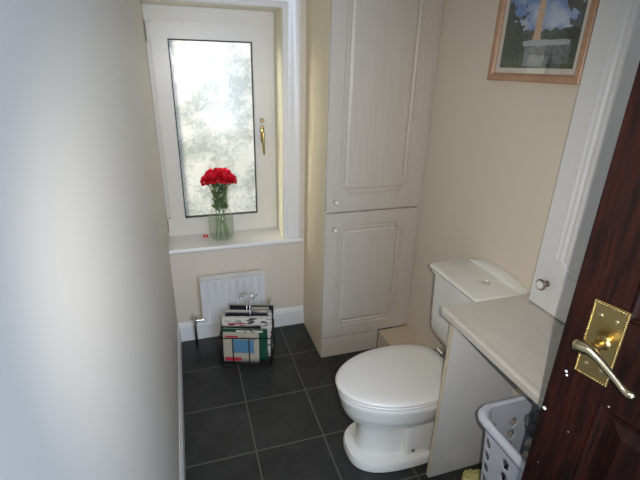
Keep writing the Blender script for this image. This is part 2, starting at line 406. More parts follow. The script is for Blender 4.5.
# tall cabinet
TC = tag(empty('tall_cabinet', (1.128, -.42, 0)), 'floor to ceiling limed wood cabinet with two doors in the corner beside the window', 'cabinet')
def tl(name, bm, m, par=TC, off=(1.128, -.42, 0), **k):
    for v in bm.verts: v.co -= Vector(off)
    return link(name, bm, m, par, **k)
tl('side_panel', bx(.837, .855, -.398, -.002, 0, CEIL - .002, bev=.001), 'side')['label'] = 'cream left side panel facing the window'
bm = bmesh.new(); box(bm, .8555, 1.419, -.397, -.002, .1385, .158); box(bm, .8555, 1.419, -.020, -.002, .158, CEIL - .01); box(bm, .8555, 1.419, -.397, -.021, .935, .955)
box(bm, .8555, 1.419, -.397, -.021, CEIL - .03, CEIL - .01); tl('carcass', bm, 'laminate')
tl('plinth', bx(.838, 1.214, -.418, -.400, 0, .137, bev=.001), 'laminate')
tl('filler_strip', bx(1.397, 1.4185, -.412, -.399, .142, CEIL - .002, bev=.001), 'laminate')
KN = []
def place_door(z0, h, notch, kz, **kw):
    d = link('door', routed_door(.556, h, notch=notch, **kw), 'laminate', TC, loc=(.838 - 1.128, .0215, z0))
    k = link('knob', knob_bm(), 'knob_rim', d, loc=(.052, -.02, kz), auto=.6); link('knob_inlay', knob_face(), 'ceramic', k, auto=.6)
    return d
place_door(.142, .802, (1, 1, 1, 1), .715, mx=.075, mb=.075, mt=.075)
place_door(.953, CEIL - .956, (1, 1, 1, 1), .062, mx=.075, mb=.088, mt=.088)

# wall cabinet standing on the worktop end
WT = .862
WC = tag(empty('wall_cabinet', (XR, -1.65, WT)), 'shallow pale grey cupboard on the right wall, its foot on the worktop', 'cabinet')
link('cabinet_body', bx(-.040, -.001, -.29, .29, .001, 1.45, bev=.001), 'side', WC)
# door faces -x : rotate local so that door x runs along -Y
wd = link('door', routed_door(.585, 1.446, t=.018, mx=.075, mb=.16, mt=.10, R=.05), 'laminate_grey', WC, loc=(-.0405, .2925, .003), rot=(0, 0, -PI / 2))
wk = link('knob', knob_bm(), 'nickel', wd, loc=(.068, -.018, .105), auto=.6); wk.scale = (1.35, 1.15, 1.35)
link('knob_inlay', knob_face(), 'ceramic', wk, auto=.6)['label'] = 'white ceramic disc set in the knob'

# worktop
bm = bmesh.new()
wp = [(1.022, -.038), (1.013, -.036), (1.008, -.030), (1.007, -.008), (1.010, -.002), (1.018, 0), (1.034, -.0015), (XR - .001, -.0015), (XR - .001, -.038)]
loft(bm, [[(a, -2.12, WT + b - .0005) for a, b in wp], [(a, -1.312, WT + b - .0005) for a, b in wp]])
tag(link('worktop', bm, 'worktop'), 'pale laminate worktop running along the right wall beside the toilet cistern', 'worktop')
WU = WT - .0395
def end_panel(y0, y1, label):
    t = tag(empty('support_panel', (1.23, (y0 + y1) / 2, 0)), label, 'panel')
    off = Vector((1.23, (y0 + y1) / 2, 0))
    for n, b, m in (('panel_board', bx(1.0465, XR - .002, y0, y1, 0, WU), 'laminate_grey'), ('edge_strip', bx(1.043, 1.0462, y0 - .0003, y1 + .0003, 0, WU, bev=.0005), 'edging')):
        for v in b.verts: v.co -= off
        link(n, b, m, t)
end_panel(-1.352, -1.333, 'pale woodgrain end panel holding up the worktop next to the toilet')
end_panel(-2.112, -2.093, 'pale woodgrain end panel under the worktop end nearest the door')

# ---------------------------------------------------------------- toilet
TY = -1.13
T = tag(empty('toilet', (.968, TY, 0)), 'white close-coupled toilet with closed lid and flared foot', 'toilet')
def dloop(xf, xb, hw, z, kb=.62, p=2.0):
    """egg-shaped loop: elliptical front at xf, widest past the middle, truncated straight back at xb"""
    out = []; xm = xf + (xb - xf) * .58; pm = math.acos(kb)
    for i in range(29):
        a = PI / 2 + PI * i / 28
        c_, s_ = math.cos(a), math.sin(a)
        out.append((xm - (xm - xf) * abs(c_) ** (2 / p) - .95, hw * math.copysign(abs(s_) ** (2 / p), s_), z))
    for i in range(1, 10):
        f = pm * i / 9
        out.append((xm + (xb - xm) * math.sin(f) / math.sin(pm) * (1 - .06 * (i == 9)) - .95, -hw * math.cos(f), z))
    for i in range(1, 6): out.append((xb - .95, -hw * kb * (1 - i / 3) * .93, z))
    for i in range(9, 0, -1):
        f = pm * i / 9
        out.append((xm + (xb - xm) * math.sin(f) / math.sin(pm) * (1 - .06 * (i == 9)) - .95, hw * math.cos(f), z))
    return out
bm = bmesh.new()
S = [(.724, 1.21, .151, .0, 2.8), (.716, 1.21, .157, .005, 2.8), (.716, 1.21, .157, .037, 2.8), (.721, 1.21, .152, .045, 2.8), (.748, 1.21, .118, .050, 2.6),
     (.758, 1.20, .108, .058, 2.4), (.764, 1.19, .101, .10, 2.3), (.766, 1.18, .098, .15, 2.2), (.762, 1.18, .100, .20, 2.2), (.756, 1.18, .104, .214, 2.2), (.735, 1.185, .128, .222, 2), (.712, 1.19, .150, .242, 2),
     (.692, 1.195, .168, .272, 2), (.678, 1.20, .180, .31, 2), (.670, 1.225, .186, .35, 2), (.666, 1.235, .189, .36, 2), (.666, 1.235, .189, .378, 2), (.671, 1.235, .184, .384, 2)]
loft(bm, [dloop(a, b, c, z, .62 if z > .2 else .8, p) for a, b, c, z, p in S])
link('bowl', bm, 'ceramic', T, auto=.75)
# recessed rear trunk with a fixing screw
bm = bmesh.new(); loft(bm, [rrect(.95 - .95, 1.21 - .95, -.128, .128, .02, z) for z in (.05, .30)]); link('rear_trunk', bm, 'ceramic', T, auto=.6)
for s in (-1, 1):
    bm = bmesh.new(); lathe(bm, [(.008, 0), (.008, .003), (.004, .005)], 14, 'y'); 
    if s < 0:
        for v in bm.verts: v.co.y = -v.co.y
    link('fixing_screw', bm, 'brass_old', T, loc=(.99 - .95, s * .1282, .075))
bm = bmesh.new(); loft(bm, [dloop(.664, 1.19, .191, .386), dloop(.659, 1.195, .195, .390), dloop(.659, 1.195, .195, .398), dloop(.665, 1.19, .191, .403)]); link('seat', bm, 'seat', T, auto=.9)
bm = bmesh.new(); loft(bm, [dloop(.662, 1.195, .191, .405), dloop(.655, 1.200, .197, .408), dloop(.653, 1.200, .199, .414), dloop(.657, 1.198, .195, .421), dloop(.669, 1.19, .184, .4255), dloop(.71, 1.15, .15, .4275), dloop(.80, 1.08, .07, .4285)])
link('lid', bm, 'seat', T, auto=.9)
for s in (-1, 1):
    bm = bmesh.new(); lathe(bm, [(.010, -.026), (.014, -.024), (.014, .024), (.010, .026)], 18, 'y'); lathe(bm, [(.010, -.028), (.010, .004)], 14, 'z')
    link('hinge', bm, 'chrome', T, loc=(1.222 - .95, s * .088, .412), auto=.6)
# cistern
bm = bmesh.new()
cs = [(1.335, -1.045, -1.215, .386), (1.30, -1.02, -1.24, .40), (1.243, -.985, -1.275, .46), (1.205, -.968, -1.292, .53), (1.200, -.965, -1.295, .60), (1.192, -.962, -1.299, .80), (1.192, -.962, -1.299, .818)]
# loops: front x, far y, near y
loft(bm, [rrect(a - .968, XR - .002 - .968, c - TY, b - TY, .022, z) for a, b, c, z in cs]); link('cistern', bm, 'ceramic', T, auto=.7)
bm = bmesh.new(); box(bm, 1.12 - .968, 1.36 - .968, -.085, .085, .3845, .40, bev=.004); link('mounting_shelf', bm, 'ceramic', T)
bm = bmesh.new()
ls = [(1.186, -.957, -1.302, .819, .02), (1.178, -.953, -1.305, .826, .02), (1.178, -.953, -1.305, .832, .02), (1.168, -.948, -1.308, .842, .02), (1.166, -.947, -1.309, .852, .02), (1.170, -.950, -1.306, .858, .02), (1.178, -.956, -1.302, .860, .02)]
loft(bm, [rrect(a - .968, XR - .002 - .968, c - TY, b - TY, r, z) for a, b, c, z, r in ls])
# curved upstand at the back
n = 14; up = []
for i in range(n + 1):
    y = -.965 + (-1.295 + .965) * i / n; h = .026 * math.sin(PI * (i / n)) ** .7 + .0012
    up.append([(a - .968, y - TY, z) for a, z in ((1.372, .8595), (1.376, .8595 + h * .8), (1.384, .8595 + h), (1.416, .8595 + h), (1.416, .8595))])
loft(bm, up); link('cistern_lid', bm, 'ceramic', T, auto=.7)
bm = bmesh.new(); lathe(bm, [(.019, 0), (.019, .003), (.016, .004), (.015, .002), (.006, .0015)], 28); link('flush_button', bm, 'chrome', T, loc=(1.297 - .968, -1.19 - TY, .8602), auto=.5)

# ---------------------------------------------------------------- radiator
R_ = tag(empty('radiator', (.355, -.08, .15)), 'small white panel radiator on the wall below the window sill', 'radiator')
def rl(name, bm, m, **k):
    for v in bm.verts: v.co -= Vector((.355, -.08, .15))
    return link(name, bm, m, R_, **k)
bm = bmesh.new(); x0, x1 = .157, .555; nf = 8; pts = [(x0, -.076), (x0, -.098)]
for i in range(nf):
    a = x0 + .018 + (x1 - x0 - .036) * i / nf; w = (x1 - x0 - .036) / nf
    pts += [(a, -.100), (a + w * .25, -.100), (a + w * .36, -.0952), (a + w * .64, -.0952), (a + w * .75, -.100)]
pts += [(x1 - .018, -.100), (x1, -.098), (x1, -.076)]
zz = [.165, .172, .18, .435, .443, .462]
def flat(p, k): return (p[0], p[1] if k == 0 or p[1] < -.0985 or p[1] > -.08 else p[1])
loops = []
for z in zz:
    f = 1. if .178 < z < .44 else 0.
    loops.append([(x, y if (y > -.09 or f) else -.0995, z) for x, y in pts])
loft(bm, loops); rl('front_panel', bm, 'radiator', auto=.5)
bm = bmesh.new(); box(bm, .157, .555, -.052, -.040, .165, .468, bev=.003); rl('back_panel', bm, 'radiator')
bm = bmesh.new()
for i in range(20):
    a = .165 + i * .0195; box(bm, a, a + .012, -.0755, -.0525, .455, .459)
box(bm, .157, .555, -.0757, -.0725, .452, .466); box(bm, .157, .555, -.0555, -.0525, .452, .466); rl('top_grille', bm, 'radiator')
for a in (.20, .49): rl('wall_bracket', bx(a, a + .02, -.0395, -.0145, .25, .42), 'radiator')
bm = bmesh.new(); lathe(bm, [(.011, .155), (.014, .160), (.014, .195), (.010, .2), (.010, .21), (.006, .215)], 18, 'z', (.108, -.072, 0)); lathe(bm, [(.010, .108), (.010, .16)], 14, 'x', (0, -.072, .18)); rl('lockshield_valve', bm, 'chrome', auto=.5)
bm = bmesh.new(); tube(bm, [(.108, -.072, 0), (.108, -.072, .156)], .0075, 12); rl('pipe', bm, 'darkpipe', smooth=True)
bm = bmesh.new(); lathe(bm, [(.011, .150), (.014, .156), (.014, .19), (.010, .198)], 18, 'z', (.600, -.072, 0)); lathe(bm, [(.010, .553), (.010, .60)], 14, 'x', (0, -.072, .18)); rl('thermostat_valve', bm, 'chrome', auto=.5)
bm = bmesh.new(); lathe(bm, [(.015, .198), (.018, .204), (.018, .240), (.015, .252), (.008, .255)], 20, 'z', (.600, -.072, 0)); rl('valve_cap', bm, 'valve_white', auto=.5)
bm = bmesh.new(); tube(bm, [(.600, -.072, 0), (.600, -.072, .151)], .0075, 12); rl('pipe', bm, 'darkpipe', smooth=True)

# ---------------------------------------------------------------- vase, carnations, petal
VX, VY, VZ = .322, .078, .6615
def glass_lathe(outer, inner):
    bm = bmesh.new(); lathe(bm, outer + inner[::-1], 40, cap=False)
    return bm
V = tag(empty('glass_vase', (VX, VY, VZ)), 'clear glass vase with round belly, water and red flowers on the window sill', 'vase')
outer = [(.002, 0), (.052, 0), (.064, .006), (.073, .03), (.077, .07), (.077, .12), (.073, .155), (.065, .178), (.058, .19), (.0565, .21), (.057, .32), (.059, .335)]
inner = [(.002, .007), (.050, .008), (.061, .013), (.070, .034), (.0738, .07), (.0738, .12), (.0698, .153), (.062, .175), (.055, .188), (.0535, .21), (.054, .32), (.0565, .335)]
bm = bmesh.new(); lathe(bm, outer + inner[::-1], 40, cap=False)
link('vase_glass', bm, 'vase', V, smooth=True)
bm = bmesh.new(); lathe(bm, [(.001, .0085), (.0495, .0085), (.0605, .0135), (.0695, .0345), (.0733, .07), (.0733, .115), (.001, .1155)], 40, cap=True); link('water', bm, 'vwater', V, smooth=True)
def petal_disc(bm, c, nrm, r0, r1, n, lift, rnd):
    nrm = nrm.normalized(); u = nrm.orthogonal().normalized(); w = nrm.cross(u)
    for k in range(n):
        a = 2 * PI * (k + rnd.random() * .4) / n; da = 2 * PI / n * .62
        rows = []
        for i in range(4):
            t = i / 3; row = []
            for j in range(5):
                s = j / 4 - .5; aa = a + s * da * 2 * (0.35 + .65 * t)
                rr = r0 + (r1 - r0) * t * (1 - .25 * abs(s) ** 1.5)
                hh = lift * (t ** 1.2) + (rnd.random() - .5) * .009 * t
                row.append(bm.verts.new(c + u * rr * math.cos(aa) + w * rr * math.sin(aa) + nrm * hh))
            rows.append(row)
        for i in range(3):
            for j in range(4): bm.faces.new([rows[i][j], rows[i][j + 1], rows[i + 1][j + 1], rows[i + 1][j]])
def leaf(bm, p, d, L, W, rnd):
    d = d.normalized(); s = d.cross(Vector((0, 0, 1)));
    if s.length < .1: s = Vector((1, 0, 0))
    s.normalize(); up = s.cross(d); rows = []
    for i in range(6):
        t = i / 5; w = W * math.sin(PI * (.08 + .92 * t)) ** .8; c = p + d * L * t - up * 0 + Vector((0, 0, -L * .25 * t * t))
        rows.append([bm.verts.new(c - s * w + up * w * .3), bm.verts.new(c), bm.verts.new(c + s * w + up * w * .3)])
    for a, b in zip(rows, rows[1:]):
        for j in range(2): bm.faces.new([a[j], a[j + 1], b[j + 1], b[j]])
heads = [(0, 0, .445, 'standing highest in the middle of the bunch'), (-.062, -.018, .412, 'at the far left of the bunch'), (.066, -.012, .410, 'at the far right of the bunch'),
         (-.030, -.045, .428, 'front left of the bunch, facing the room'), (.032, -.045, .425, 'front right of the bunch, facing the room'),
         (-.036, .034, .432, 'behind on the left, near the glass'), (.042, .032, .434, 'behind on the right, near the glass')]
for i, (hx, hy, hz, lab) in enumerate(heads):
    hz -= .024
    rnd = random.Random(i + 3)
    c = tag(empty('carnation', (VX, VY, VZ)), 'red carnation in the sill vase, ' + lab, 'flower', 'red carnations in the vase')
    ang = 2 * PI * i / 7; bx_, by_ = .042 * math.cos(ang + 2.6), .042 * math.sin(ang + 2.6)
    nx, ny = hx * .45, hy * .45
    P = [Vector((bx_, by_, .016)), Vector((bx_ * .6, by_ * .6, .10)), Vector((nx, ny, .20)), Vector((hx * .68, hy * .68, .31)), Vector((hx, hy, hz - .02))]
    P = [P[0].lerp(P[1], t) for t in (0, .5)] + [P[1].lerp(P[2], t) for t in (0, .5)] + [P[2].lerp(P[3], t) for t in (0, .5)] + [P[3], P[4]]
    bm = bmesh.new(); tube(bm, P, .0028, 7); link('stem', bm, 'stem', c, smooth=True)
    bm = bmesh.new()
    for k in range(13):
        z = .19 + rnd.random() * .19; q = Vector((hx * .5, hy * .5, z)); a = rnd.random() * 2 * PI
        d = Vector((math.cos(a), math.sin(a), .9)); leaf(bm, q, d, .055, .016, rnd)
    for v in bm.verts:
        if v.co.z < .338:
            r = math.hypot(v.co.x, v.co.y)
            if r > .050: v.co.x *= .050 / r; v.co.y *= .050 / r
    link('leaves', bm, 'leaf', c, smooth=True)
    bm = bmesh.new(); lathe(bm, [(.004, hz - .038), (.009, hz - .028), (.010, hz - .010)], 10, 'z', (hx, hy, 0)); link('calyx', bm, 'leaf', c, smooth=True)
    bm = bmesh.new(); cc = Vector((hx, hy, hz - .012)); nn = Vector((hx * 4, hy * 4, 1))
    for r1, lf, n in ((.046, -.006, 9), (.047, .006, 9), (.043, .018, 9), (.036, .028, 8), (.026, .036, 7), (.015, .042, 5)): petal_disc(bm, cc, nn, .003, r1, n, lf, rnd)
    link('bloom', bm, 'petal', c, smooth=True)
bm = bmesh.new(); petal_disc(bm, Vector((0, 0, .002)), Vector((0, 0, 1)), .001, .018, 5, .010, random.Random(4))
tag(link('fallen_petal', bm, 'petal', loc=(.222, .115, .6615)), 'fallen red petal lying on the sill left of the vase', 'petal')

# ---------------------------------------------------------------- magazine rack
RX, RY, RZ = .410, -.272, math.radians(-16)
MR = tag(empty('magazine_rack', (RX, RY, 0), (0, 0, RZ)), 'black wire magazine rack on the floor in front of the radiator', 'rack')
hw, hd = .150, .105
bm = bmesh.new()
def rect(z, a=hw, d=hd): return [(-a, -d, z), (a, -d, z), (a, d, z), (-a, d, z)]
wr = .0032
for z in (.02, .20):
    q = rect(z); tube(bm, [q[0], q[1]], wr); tube(bm, [q[1], q[2]], wr); tube(bm, [q[2], q[3]], wr); tube(bm, [q[3], q[0]], wr)
for x in (-hw, -.075, .02, hw):
    tube(bm, [(x, -hd, .20), (x, -hd, .02), (x, hd, .02), (x, hd, .20)], wr)
for y in (-.04, .04): tube(bm, [(-hw, y, .20), (-hw, y, .02), (hw, y, .02), (hw, y, .20)], wr)
link('wire_cage', bm, 'wire', MR, smooth=True)
for sx in (-1, 1):
    for sy in (-1, 1):
        bm = bmesh.new(); lathe(bm, [(.006, 0), (.008, .006), (.006, .018)], 12); link('foot', bm, 'wire', MR, loc=(sx * hw * .95, sy * hd * .95, 0), smooth=True)
def handle(x0, x1, y, z, xs):
    bm = bmesh.new(); r = .011
    lp = []
    for cx, a0 in ((x1 - r, -PI / 2), (x0 + r, PI / 2)):
        for i in range(7):
            a = a0 + PI * i / 6; lp.append((cx + r * math.cos(a), y, z + r * math.sin(a)))
    tube(bm, lp, .0032, 8, closed=True); tube(bm, [(xs, y, z - r), (xs, y, .02)], .003)
    link('carry_handle', bm, 'chrome', MR, smooth=True)
handle(-.030, .062, .004, .430, .018); handle(-.050, .035, .070, .375, -.01)
def magazine(name, cat, y, x0, x1, h, t, lean, cover, label, group='papers in the magazine rack', curl=0.0, extra=None):
    """upright soft booklet; local y = across the rack. origin at its bottom centre"""
    o = tag(empty(name, (0, 0, 0)), label, cat, group)
    mw = MR_mat @ Vector(((x0 + x1) / 2, y, .0245)); o.location = mw; _r = random.Random(y); o.rotation_euler = (lean, _r.uniform(-.018, .018), RZ + _r.uniform(-.012, .012))
    w = (x1 - x0) / 2
    bm = bmesh.new(); nx, nz = 8, 6
    def yy(u, v): return curl * (v ** 2) + .004 * math.sin(u * 3 + y * 50)
    for off, rev in ((-t / 2, 0), (t / 2, 1)):
        g = [[bm.verts.new((-w + 2 * w * i / nx, off + yy(i / nx, j / nz), h * j / nz)) for i in range(nx + 1)] for j in range(nz + 1)]
        for j in range(nz):
            for i in range(nx): bm.faces.new([g[j][i], g[j][i + 1], g[j + 1][i + 1], g[j + 1][i]])
        if not rev: ga = g
    # spine joins the covers at the bottom edge
    for i in range(nx): bm.faces.new([ga[0][i], ga[0][i + 1], g[0][i + 1], g[0][i]])
    link('cover', bm, cover, o, smooth=True)
    bm = bmesh.new(); e = .0012
    A = []; 
    for off in (-t / 2 + e, t / 2 - e):
        A.append([[bm.verts.new((-w * .985 + 2 * w * .985 * i / nx, off + yy(i / nx, j / nz), .001 + (h - .003) * j / nz)) for i in range(nx + 1)] for j in range(nz + 1)])
    for g in A:
        for j in range(nz):
            for i in range(nx): bm.faces.new([g[j][i], g[j][i + 1], g[j + 1][i + 1], g[j + 1][i]])
    for j in range(nz):
        for i in (0, nx): bm.faces.new([A[0][j][i], A[0][j + 1][i], A[1][j + 1][i], A[1][j][i]])
    for i in range(nx):
        for j in (0, nz): bm.faces.new([A[0][j][i], A[0][j][i + 1], A[1][j][i + 1], A[1][j][i]])
    link('pages', bm, 'paper', o)
    for (u0, u1, v0, v1, m) in (extra or []):
        bm = bmesh.new(); a = 6
        lo = [[bm.verts.new((-w + 2 * w * (u0 + (u1 - u0) * i / a), -t / 2 - k + yy(u0 + (u1 - u0) * i / a, v), h * v)) for i in range(a + 1)] for v in (v0, v1) for k in (.0008,)]
        for i in range(a): bm.faces.new([lo[0][i], lo[0][i + 1], lo[1][i + 1], lo[1][i]])
        link('cover_print', bm, m, o)
    return o
MR_mat = Matrix.Translation((RX, RY, 0)) @ Matrix.Rotation(RZ, 4, 'Z')
PT = 'papers in the magazine rack'
magazine('magazine', 'magazine', -.090, -.135, .075, .205, .008, 0, 'c_cream', 'cream magazine with a blue picture on its cover, frontmost in the wire rack', extra=[(.28, .86, .32, .78, 'c_blue'), (.04, .50, .03, .16, 'c_red'), (.06, .42, .84, .90, 'c_red'), (.5, .92, .80, .86, 'c_brown')])
magazine('magazine', 'magazine', -.075, -.138, .125, .225, .008, 0, 'c_green', 'dark green magazine just behind the cream one, sticking out on the right', extra=[(.3, .9, .90, .96, 'news')])
magazine('magazine', 'magazine', -.058, -.140, .09, .232, .008, 0, 'c_black', 'black magazine between the green magazine and the folded newspaper')
magazine('newspaper', 'newspaper', -.036, -.146, .144, .280, .016, .0, 'news', 'folded white newspaper, widest and tallest at the front half of the rack', extra=[(.12, .48, .84, .87, 'c_red')])
magazine('magazine', 'magazine', -.014, -.135, .130, .262, .008, 0, 'c_brown', 'brown magazine just in front of the wire handle stem')
magazine('magazine', 'magazine', .022, -.128, .125, .272, .008, 0, 'c_navy', 'navy magazine just behind the wire handle stem', extra=[(.05, .3, .9, .98, 'c_black')])
magazine('newspaper', 'newspaper', .046, -.138, .146, .272, .014, 0, 'news', 'second folded newspaper towards the back of the rack')
magazine('magazine', 'magazine', .086, -.12, .146, .286, .008, 0, 'c_black', 'black glossy magazine rearmost in the rack, next to the radiator', extra=[(.5, .9, .9, .97, 'c_cream')])

# ---------------------------------------------------------------- laundry basket
BX0, BX1, BY0, BY1, BH = 1.058, 1.352, -1.935, -1.545, .565
LB = tag(empty('laundry_basket', ((BX0 + BX1) / 2, (BY0 + BY1) / 2, 0)), 'white plastic laundry basket with oval holes standing under the worktop', 'basket')
cx, cy = (BX0 + BX1) / 2, (BY0 + BY1) / 2; hx, hy = (BX1 - BX0) / 2, (BY1 - BY0) / 2
def bwall():
    bm = bmesh.new(); n = 112; levels = []
    NZ = 60; tot = 2 * (2 * hx + 2 * hy)
    base = rrect(-1, 1, -1, 1, .3, 0, 6)
    def pt(s, z, inset):
        k = .80 + .20 * (z / BH); ax, ay = hx * k - inset, hy * k - inset; r = .065
        # arclength walk round a rounded rectangle
        segs = [('l', (ax, -ay + r), (ax, ay - r)), ('a', (ax - r, ay - r), 0), ('l', (ax - r, ay), (-ax + r, ay)), ('a', (-ax + r, ay - r), PI / 2),
                ('l', (-ax, ay - r), (-ax, -ay + r)), ('a', (-ax + r, -ay + r), PI), ('l', (-ax + r, -ay), (ax - r, -ay)), ('a', (ax - r, -ay + r), 1.5 * PI)]
        ln = [2 * (ay - r), PI / 2 * r, 2 * (ax - r), PI / 2 * r] * 2; T_ = sum(ln); d = s * T_
        for sg, l in zip(segs, ln):
            if d <= l + 1e-9:
                t = d / l
                if sg[0] == 'l': return (sg[1][0] + (sg[2][0] - sg[1][0]) * t, sg[1][1] + (sg[2][1] - sg[1][1]) * t, z)
                a = sg[2] + PI / 2 * t; return (sg[1][0] + r * math.cos(a), sg[1][1] + r * math.sin(a), z)
            d -= l
        return (ax, -ay + r, z)
    return pt
pt = bwall()
bm = bmesh.new(); NS, NZ = 224, 84
def hole(s, z):
    # rows of ovals
    row = (z - .05) / .056; r = int(row)
    if z < .05 or r >= 8: return False
    f = row - r - .5; col = s * 13 + .1; g = col - math.floor(col) - .5
    return (f / .32) ** 2 + (g / .16) ** 2 < 1
G = [[bm.verts.new(pt(i / NS, BH * j / NZ, 0)) for i in range(NS)] for j in range(NZ + 1)]
for j in range(NZ):
    for i in range(NS):
        if not hole((i + .5) / NS, BH * (j + .5) / NZ):
            bm.faces.new([G[j][i], G[j][(i + 1) % NS], G[j + 1][(i + 1) % NS], G[j + 1][i]])
bmesh.ops.delete(bm, geom=[v for v in bm.verts if not v.link_faces], context='VERTS')
bm.faces.new([bm.verts.new(pt(i / NS, .004, 0)) for i in range(NS)])
o = link('basket_wall', bm, 'plastic', LB, smooth=True)
so = o.modifiers.new('t', 'SOLIDIFY'); so.thickness = .0025; so.offset = -1
bm = bmesh.new()
prof = [(-.003, -.006), (.003, -.004), (.014, -.024), (.019, -.024), (.022, -.012), (.018, .001), (.008, .007), (-.002, .005), (-.005, -.002)]
loops = []
for a, b in prof + prof[:1]: loops.append([(p[0], p[1], BH + b) for p in (pt(i / 96, BH, -a) for i in range(96))])
loft(bm, loops, cap=False); bmesh.ops.remove_doubles(bm, verts=bm.verts, dist=1e-6)
link('basket_rim', bm, 'plastic', LB, smooth=True)
def crumple(name, m, loc, sx, sy, sz, label, cat, seed=0, amp=.25):
    bm = bmesh.new(); bmesh.ops.create_icosphere(bm, subdivisions=5, radius=1)
    for v in bm.verts:
        n = noise.fractal(v.co * 2.2 + Vector((seed, 0, 0)), 1, 2, 4) ; k = 1 + amp * n
        z = v.co.z * sz * k; v.co = Vector((v.co.x * sx * k, v.co.y * sy * k, max(z, -sz * .55)))
    return tag(link(name, bm, m, smooth=True, loc=loc), label, cat)
crumple('folded_towel', 'grey_cloth', (1.262, -1.640, .520), .060, .055, .045, 'grey towel on top of the laundry in the white basket', 'towel', 3)
crumple('laundry', 'dark_cloth', (1.20, -1.74, .20), .075, .11, .10, 'dark clothes heaped inside the white basket', 'clothes', 8, .12)
crumple('dusting_cloth', 'yellow_cloth', (1.235, -1.425, .012), .060, .045, .020, 'yellow cloth on the floor between end panel and basket', 'cloth', 5)

# ---------------------------------------------------------------- picture on the right wall
PY0, PY1, PZ0, PZ1 = -1.318, -.848, 1.650, 2.26
PC = tag(empty('framed_picture', (XR, (PY0 + PY1) / 2, (PZ0 + PZ1) / 2)), 'framed landscape photo of a slim tower among trees on the right wall', 'picture')
PO = Vector((XR, (PY0 + PY1) / 2, (PZ0 + PZ1) / 2))
bm = bmesh.new()
fp = [(0, 0), (0, -.016), (.004, -.020), (.020, -.021), (.026, -.017), (.030, -.012), (.030, 0)]
def ring_profile(bm, fp, y0, y1, z0, z1):
    loops = []
    for cy_, cz_, sy, sz in ((y0, z0, 1, 1), (y1, z0, -1, 1), (y1, z1, -1, -1), (y0, z1, 1, -1)):
        loops.append([Vector((XR - .001 + b, cy_ + sy * a, cz_ + sz * a)) - PO for a, b in fp])
    R = [[bm.verts.new(p) for p in l] for l in loops]
    for k in range(4):
        a, b = R[k], R[(k + 1) % 4]
        for i in range(len(fp)): bm.faces.new([a[i], a[(i + 1) % len(fp)], b[(i + 1) % len(fp)], b[i]])
ring_profile(bm, fp, PY0, PY1, PZ0, PZ1); link('frame', bm, 'frame_wood', PC)
bm = bmesh.new(); mo = .030; mi = .049
ring_profile(bm, [(mo, -.002), (mo, -.006), (mi, -.006), (mi, -.002)], PY0, PY1, PZ0, PZ1); link('mount', bm, 'mat_board', PC)
# the print: a grid whose colours picture sky, clouds, trees, tower and pavilion
iy0, iy1, iz0, iz1 = PY0 + .0495, PY1 - .0495, PZ0 + .0495, PZ1 - .0495
NU, NV = 150, 200
bm = bmesh.new(); cl = bm.loops.layers.float_color.new('print')
def pic(u, v):
    """u 0..1 left to right as seen, v 0..1 bottom to top"""
    v = v * 1.42
    f = lambda s, o=0: noise.fractal(Vector((u * s, v * s * 1.3, o)), 1, 2, 5)
    sky = Vector((.07, .15, .36)).lerp(Vector((.13, .24, .48)), max(0, 1 - v))
    cw = max(0, min(1, (f(5, 2) * 1.1 + .75 - abs(v - .44) * 4.2)))
    c = sky.lerp(Vector((.46, .48, .52)), cw * .8)
    tl_ = .36 + .05 * f(9, 4)
    if v < tl_: c = Vector((.035, .05, .035)) * (1 + .8 * f(30, 1))
    # leafy sides
    left = .34 - .32 * max(0, v - .35) / .4 + .26 * f(9, 9); 
    if u < left - .02 + .05 * f(22, 8) and v < 1.5: c = Vector((.018, .030, .018)) * (1.2 + 1.2 * f(26, 3))
    rt = .68 + .22 * abs(math.sin(v * 9 + .6)) + .22 * f(9, 7)
    if u > rt + .06 * f(24, 8) and v > .22: c = Vector((.020, .026, .022)) * (1.2 + 1.3 * f(30, 5))
    if v < .10: c = Vector((.045, .06, .035)) * (1 + .5 * f(20, 5))
    # pavilion
    if .30 < u < .90 and .215 < v < .27 - .03 * abs(u - .5): c = Vector((.30, .31, .33))
    if .34 < u < .62 and .02 < v < .215: c = Vector((.17, .18, .18)) * (1 + .35 * f(16, 2))
    if .62 <= u < .92 and .04 < v < .215: c = Vector((.09, .105, .11)) * (1 + .5 * f(20, 3))
    # tower, slender and tapering
    tw = .043 if v < .55 else .043 - .06 * (v - .55)
    if v >= .27 and v < .80 and abs(u - .475) < max(tw, .01) * (1.25 if .27 <= v < .31 else 1): c = Vector((.46, .30, .19)) * (1 + .25 * f(40, 6))
    return [max(.005, x * 1.45) for x in c]
g = [[bm.verts.new(Vector((XR - .004, iy1 - (iy1 - iy0) * i / NU, iz0 + (iz1 - iz0) * j / NV)) - PO) for i in range(NU + 1)] for j in range(NV + 1)]
for j in range(NV):
    for i in range(NU):
        f_ = bm.faces.new([g[j][i], g[j][i + 1], g[j + 1][i + 1], g[j + 1][i]])
        c = pic((i + .5) / NU, (j + .5) / NV)
        for l in f_.loops: l[cl] = (*c, 1)
link('print', bm, 'print', PC)
bm = bmesh.new(); q = [Vector((XR - .0095, y, z)) - PO for y, z in ((PY0 + .029, PZ0 + .029), (PY1 - .029, PZ0 + .029), (PY1 - .029, PZ1 - .029), (PY0 + .029, PZ1 - .029))]
bm.faces.new([bm.verts.new(p) for p in q]); pg = link('picture_glass', bm, 'pic_glass', PC)
if pg.data.polygons[0].normal.x > 0: pg.data.flip_normals()

# ---------------------------------------------------------------- the open wooden door
D0 = Vector((.846, -1.937, 0)); dd = Vector((.24184, -.97031, 0))     # from the free edge to the hinges
DR = struct(empty('door_1', D0, (0, 0, math.atan2(dd.y, dd.x))))
# local: +x towards the hinges, -y is the visible face... check side: local y axis = rot90(dd)
W_, H_, TH = .762, 1.98, .042
